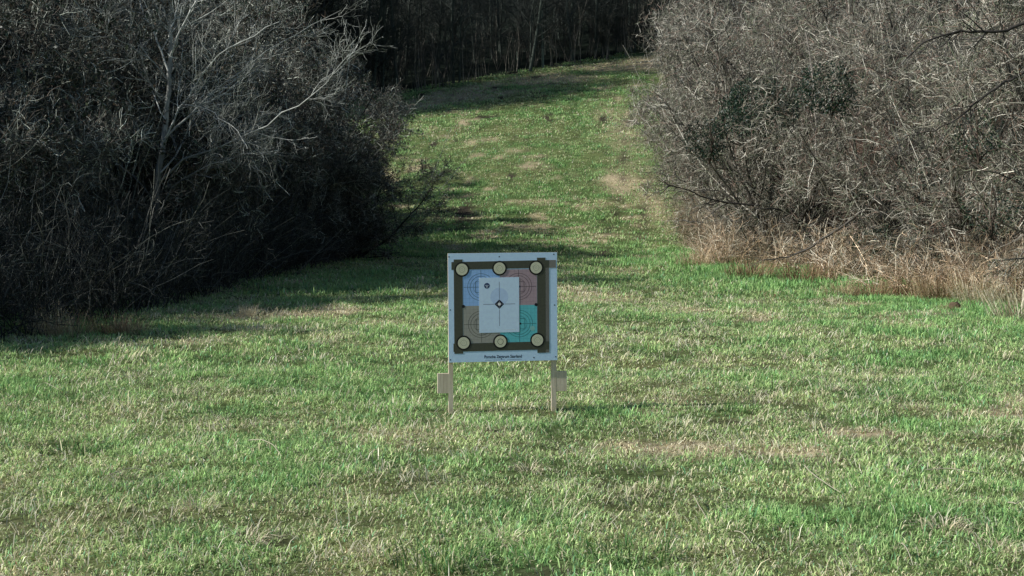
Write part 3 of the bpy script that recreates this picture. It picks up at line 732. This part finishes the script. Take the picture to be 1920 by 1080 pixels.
q = [(178, 198, 505, 522, (.33, .55, .92)), (505, 198, 836, 522, (.44, .32, .36)), (178, 522, 505, 858, (.37, .36, .32)), (505, 522, 836, 858, (.14, .56, .62))]
for x0, y0, x1, y1, c in q: sheet.slab(rect(x0, y0, x1, y1), -.0015, -.0002, c)
LN = (.035, .035, .045)
for (cx, cy), (x0, y0, x1, y1, c) in zip([(337, 354), (672, 354), (340, 690), (678, 690)], q):
    ln = tuple(.25*v for v in c)
    fn = tuple(.72*v for v in c)
    for k in range(-4, 5):                                     # faint fine grid of the sheet
        if k: 
            gx, gy = cx+k*34, cy+k*34
            if x0+4 < gx < x1-4: sheet.poly(rect(gx-.8, y0+2, gx+.8, y1-2), -.0017, fn)
            if y0+4 < gy < y1-4: sheet.poly(rect(x0+2, gy-.8, x1-2, gy+.8), -.0018, fn)
    for r in (95, 118): sheet.ring(U(cx), Vv(cy), (r-1.8)*px, (r+1.8)*px, -.0021, ln)
    sheet.ring(U(cx), Vv(cy), 66*px, 68*px, -.0021, ln)
    sheet.poly(rect(cx-1.8, y0+3, cx+1.8, y1-3), -.0023, ln); sheet.poly(rect(x0+6, cy-1.8, x1-6, cy+1.8), -.0025, ln)
    for a in (-50, 46): sheet.poly(rect(cx+a, cy-50, cx+a+4, cy+50), -.0027, ln); sheet.poly(rect(cx-50, cy+a, cx+50, cy+a+4), -.0029, ln)
    sheet.poly(circ(cx+8, cy, 9, 16), -.0031, INK)
sheet.poly(circ(795, 735, 22, 20), -.0026, (.25, .55, .53))
sheet.build('target_sheet', [M_PAPER], target)
# adhesive tape
TP = (.075, .078, .056); TP2 = (.17, .165, .15)
def tape(x0, y0, x1, y1, yy, col, j=0, lb=None):
    f = Flat(); f.slab(rect(x0, y0, x1, y1, j), yy, -.0003, col); o = f.build('tape_strip', [M_TAPE], target)
    if lb: o['label'] = lb
tape(98, 103, 176, 952, -.0042, TP, 0, 'dark olive tape strip down the left side')
tape(838, 95, 914, 960, -.0042, TP, 0, 'dark olive tape strip down the right side')
tape(914.5, 120, 946, 958, -.0038, TP2, 0, 'paler grey tape strip down the right side')
tape(78, 126, 946, 196, -.0048, TP, -9, 'dark olive tape strip along the top')
tape(946.5, 117, 1008, 188, -.0036, (.22, .21, .19), 0, 'pale see-through tape end at the upper right')
tape(90, 860, 946, 934, -.0048, TP, -4, 'dark olive tape strip along the bottom')
# paper sheet
p = Flat(); p.slab(rect(320, 270, 676, 768, -2), -.0062, -.0031, (.64, .81, 1.0)); 
p.poly(circ(500, 443, 79), -.0064, (.53, .69, .94))
for r in (0,):
    p.poly(rect(498, 308, 502, 462), -.0067, (.13, .15, .25)); p.poly(rect(498, 558, 502, 708), -.0067, (.13, .15, .25))
    p.poly(rect(356, 508, 452, 512), -.0069, (.13, .15, .25)); p.poly(rect(548, 508, 642, 512), -.0069, (.13, .15, .25))
p.poly([(U(499-43), Vv(510)), (U(499), Vv(510+43)), (U(499+43), Vv(510)), (U(499), Vv(510-43))], -.0071, INK)
p.poly(circ(499, 510, 14, 20), -.0074, (.82, .82, .82))
for dx, dy in ((0, -25), (0, 25), (-25, 0), (25, 0)): p.poly(rect(499+dx-(1.5 if dx == 0 else 7), 510+dy-(1.5 if dy == 0 else 7), 499+dx+(1.5 if dx == 0 else 7), 510+dy+(1.5 if dy == 0 else 7)), -.0075, (.4, .42, .5))
for k in range(9): p.poly(rect(345+k*12, 741, 345+k*12+8, 744), -.0066, (.62, .64, .70))
for k in range(9): p.poly(rect(540+k*12, 741, 540+k*12+8, 744), -.0066, (.64, .66, .72))
paper = p.build('paper_sheet', [M_PAPER], target)
e = Flat(); e.slab(circ(390, 343, 25), -.0072, -.0063, (.02, .045, .13))
WE = (.62, .66, .74)
def bar(x0, y0, x1, y1, w, yy):
    dx, dy = x1-x0, y1-y0; l = math.hypot(dx, dy); nx, ny = -dy/l*w/2, dx/l*w/2
    pts = [(x0+nx, y0+ny), (x1+nx, y1+ny), (x1-nx, y1-ny), (x0-nx, y0-ny)]
    e.poly([(U(a), Vv(b_)) for a, b_ in pts], yy, WE)
bar(390, 350, 390, 364, 6, -.0075); bar(390, 352, 375, 336, 5, -.0077); bar(390, 352, 405, 336, 5, -.0079)
e.poly([(U(378), Vv(340)), (U(390), Vv(346)), (U(402), Vv(340)), (U(390), Vv(332))], -.0081, (.30, .36, .5))
e.build('emblem', [M_PAPER], paper)
# discs
for cx, cy in ((170, 193), (503, 186), (830, 185), (180, 855), (507, 850), (838, 843)):
    d = Flat(); d.slab(circ(cx, cy, 65), -.0085, -.0049, (.012, .014, .012))
    o = d.build('disc', [M_PAPER], target)
    f = Flat(); f.slab(circ(cx, cy, 51), -.0102, -.0086, (.68, .67, .50))
    f.ring(U(cx), Vv(cy), 24*px, 26.5*px, -.0105, (.24, .24, .16)); f.ring(U(cx), Vv(cy), 38*px, 39*px, -.0105, (.42, .42, .31))
    if (cx, cy) == (507, 850): f.ring(U(cx), Vv(cy), 22*px, 27*px, -.0107, (.14, .14, .09))
    f.ring(U(cx), Vv(cy), 9*px, 10.5*px, -.0105, (.42, .42, .31)); f.build('disc_face', [M_PAPER], o)
for cx, cy in ((181, 526), (828, 520)):
    d = Flat(); d.slab(circ(cx, cy, 14, 20), -.0058, -.0043, (.012, .014, .02)); d.build('dot_marker', [M_PAPER], target)
for cx, cy in ((57, 79), (502, 82), (989, 66), (64, 556), (994, 527), (62, 1005), (806, 1002), (1003, 998)):
    s = Flat(); s.slab(circ(cx, cy, 6, 12), -.002, -.0002, (.05, .06, .09)); s.build('screw', [M_PAPER], board)
# lettering
cu = bpy.data.curves.new('lettering', 'FONT'); cu.body = 'Porsche Zentrum Saarland'; cu.size = .03; cu.offset = .0007; cu.align_x = 'CENTER'
tmp = bpy.data.objects.new('tmp', cu); C.objects.link(tmp); bpy.context.view_layer.update()
tm = bpy.data.meshes.new_from_object(tmp.evaluated_get(bpy.context.evaluated_depsgraph_get()))
bpy.data.objects.remove(tmp); bpy.data.curves.remove(cu)
tv = np.zeros(len(tm.vertices)*3); tm.vertices.foreach_get('co', tv); tv = tv.reshape(-1, 3)
wd = tv[:, 0].max()-tv[:, 0].min(); hb = tv[:, 1].max()
tv[:, 0] = (tv[:, 0]-tv[:, 0].min())/wd*(697-363)*px + U(363); zz = tv[:, 1]/hb*26*px + Vv(998)
tm.vertices.foreach_set('co', np.stack([tv[:, 0], np.full(len(tv), -.0005), zz], 1).astype(np.float32).ravel())
ca = tm.color_attributes.new('col', 'FLOAT_COLOR', 'POINT'); ca.data.foreach_set('color', np.tile(np.array([.008, .016, .06, 1], np.float32), len(tv)))
tm.materials.clear(); tm.materials.append(M_PAPER); tm.update(); tm.name = 'lettering'
link('lettering', tm, board)
fl = Flat(); g = R(4); x = 366.
while x < 697:
    w = g.uniform(3, 9)
    if not (540 < x < 560): fl.poly(rect(x, 1013.5, min(x+w, 698), 1017), -.0012, (.20, .23, .36))
    x += w+g.uniform(1.5, 3.5)
fl.poly(rect(511, 1000, 518, 1012), -.0014, (.03, .05, .13))
fl.build('small_print', [M_PAPER], board)
# legs: plank with a tread tab, one plywood piece each
def leg(x0, x1, tab, tz0, tz1, zb):
    if tab < x0: pts = [(x0, zb), (x1, zb), (x1, Z0+.72), (x0, Z0+.72), (x0, tz1), (tab, tz1-.004), (tab, tz0+.004), (x0, tz0)]
    else: pts = [(x0, zb), (x1, zb), (x1, tz0), (tab, tz0+.004), (tab, tz1-.004), (x1, tz1), (x1, Z0+.72), (x0, Z0+.72)]
    f = Flat()
    # split into two convex pieces so the front face stays clean
    f.slab([(x0, zb), (x1, zb), (x1, Z0+.75), (x0, Z0+.75)], .0185, .050, (.5, .4, .3))
    if tab < x0: f.slab([(tab, tz0), (x0-.0002, tz0), (x0-.0002, tz1), (tab, tz1)], .019, .0495, (.5, .4, .3))
    else: f.slab([(x1+.0002, tz0), (tab, tz0), (tab, tz1), (x1+.0002, tz1)], .019, .0495, (.5, .4, .3))
    f.build('leg', [M_WOOD], target)
HW = W_/2
leg(-HW+.001, -HW+.034, -HW-.08, .14, .285, -.12)
leg(HW-.040, HW-.004, HW+.075, .14, .285, -.12)
for o in target.children:            # the face is nailed on a degree out of level
    if o.name.split('.')[0] != 'leg':
        o.rotation_euler = (0, rad(-.35), 0); o.location = (math.sin(rad(.35))*Z0, 0, 0)

# ------------------------------------------------------------------ light, sky, camera
EL, P_ = rad(37), rad(15)
sdir = np.array([-math.cos(EL)*math.cos(P_), -math.cos(EL)*math.sin(P_), math.sin(EL)])
sc = bpy.context.scene
w = bpy.data.worlds.new('World'); sc.world = w; w.use_nodes = True
nt = w.node_tree; bg = nt.nodes['Background']; sky = nt.nodes.new('ShaderNodeTexSky'); sky.sky_type = 'NISHITA'; sky.sun_disc = False
sky.sun_elevation = EL; sky.sun_rotation = math.atan2(sdir[0], sdir[1]) % (2*math.pi)
nt.links.new(sky.outputs[0], bg.inputs[0]); bg.inputs[1].default_value = .075; sky.ozone_density = 2.6; sky.dust_density = .4
sl = bpy.data.lights.new('sun', 'SUN'); sl.energy = 5.0; sl.angle = rad(.53); sl.color = (1, .975, .93)
so = bpy.data.objects.new('sun', sl); C.objects.link(so)
from mathutils import Vector
so.rotation_euler = Vector(sdir).to_track_quat('Z', 'Y').to_euler(); so.location = (-20, -5, 30)
cam = bpy.data.cameras.new('camera'); cam.lens = 50; cam.sensor_width = 36; cam.clip_end = 2000; cam.clip_start = .1
co = bpy.data.objects.new('camera', cam); C.objects.link(co); co.location = (0, 0, CAM_H); co.rotation_euler = (math.pi/2-PITCH, 0, 0)
sc.camera = co
sc.view_settings.view_transform = 'Standard'; sc.view_settings.look = 'None'; sc.view_settings.exposure = 0
sc.cycles.max_bounces = 6; sc.cycles.diffuse_bounces = 3; sc.cycles.transparent_max_bounces = 4
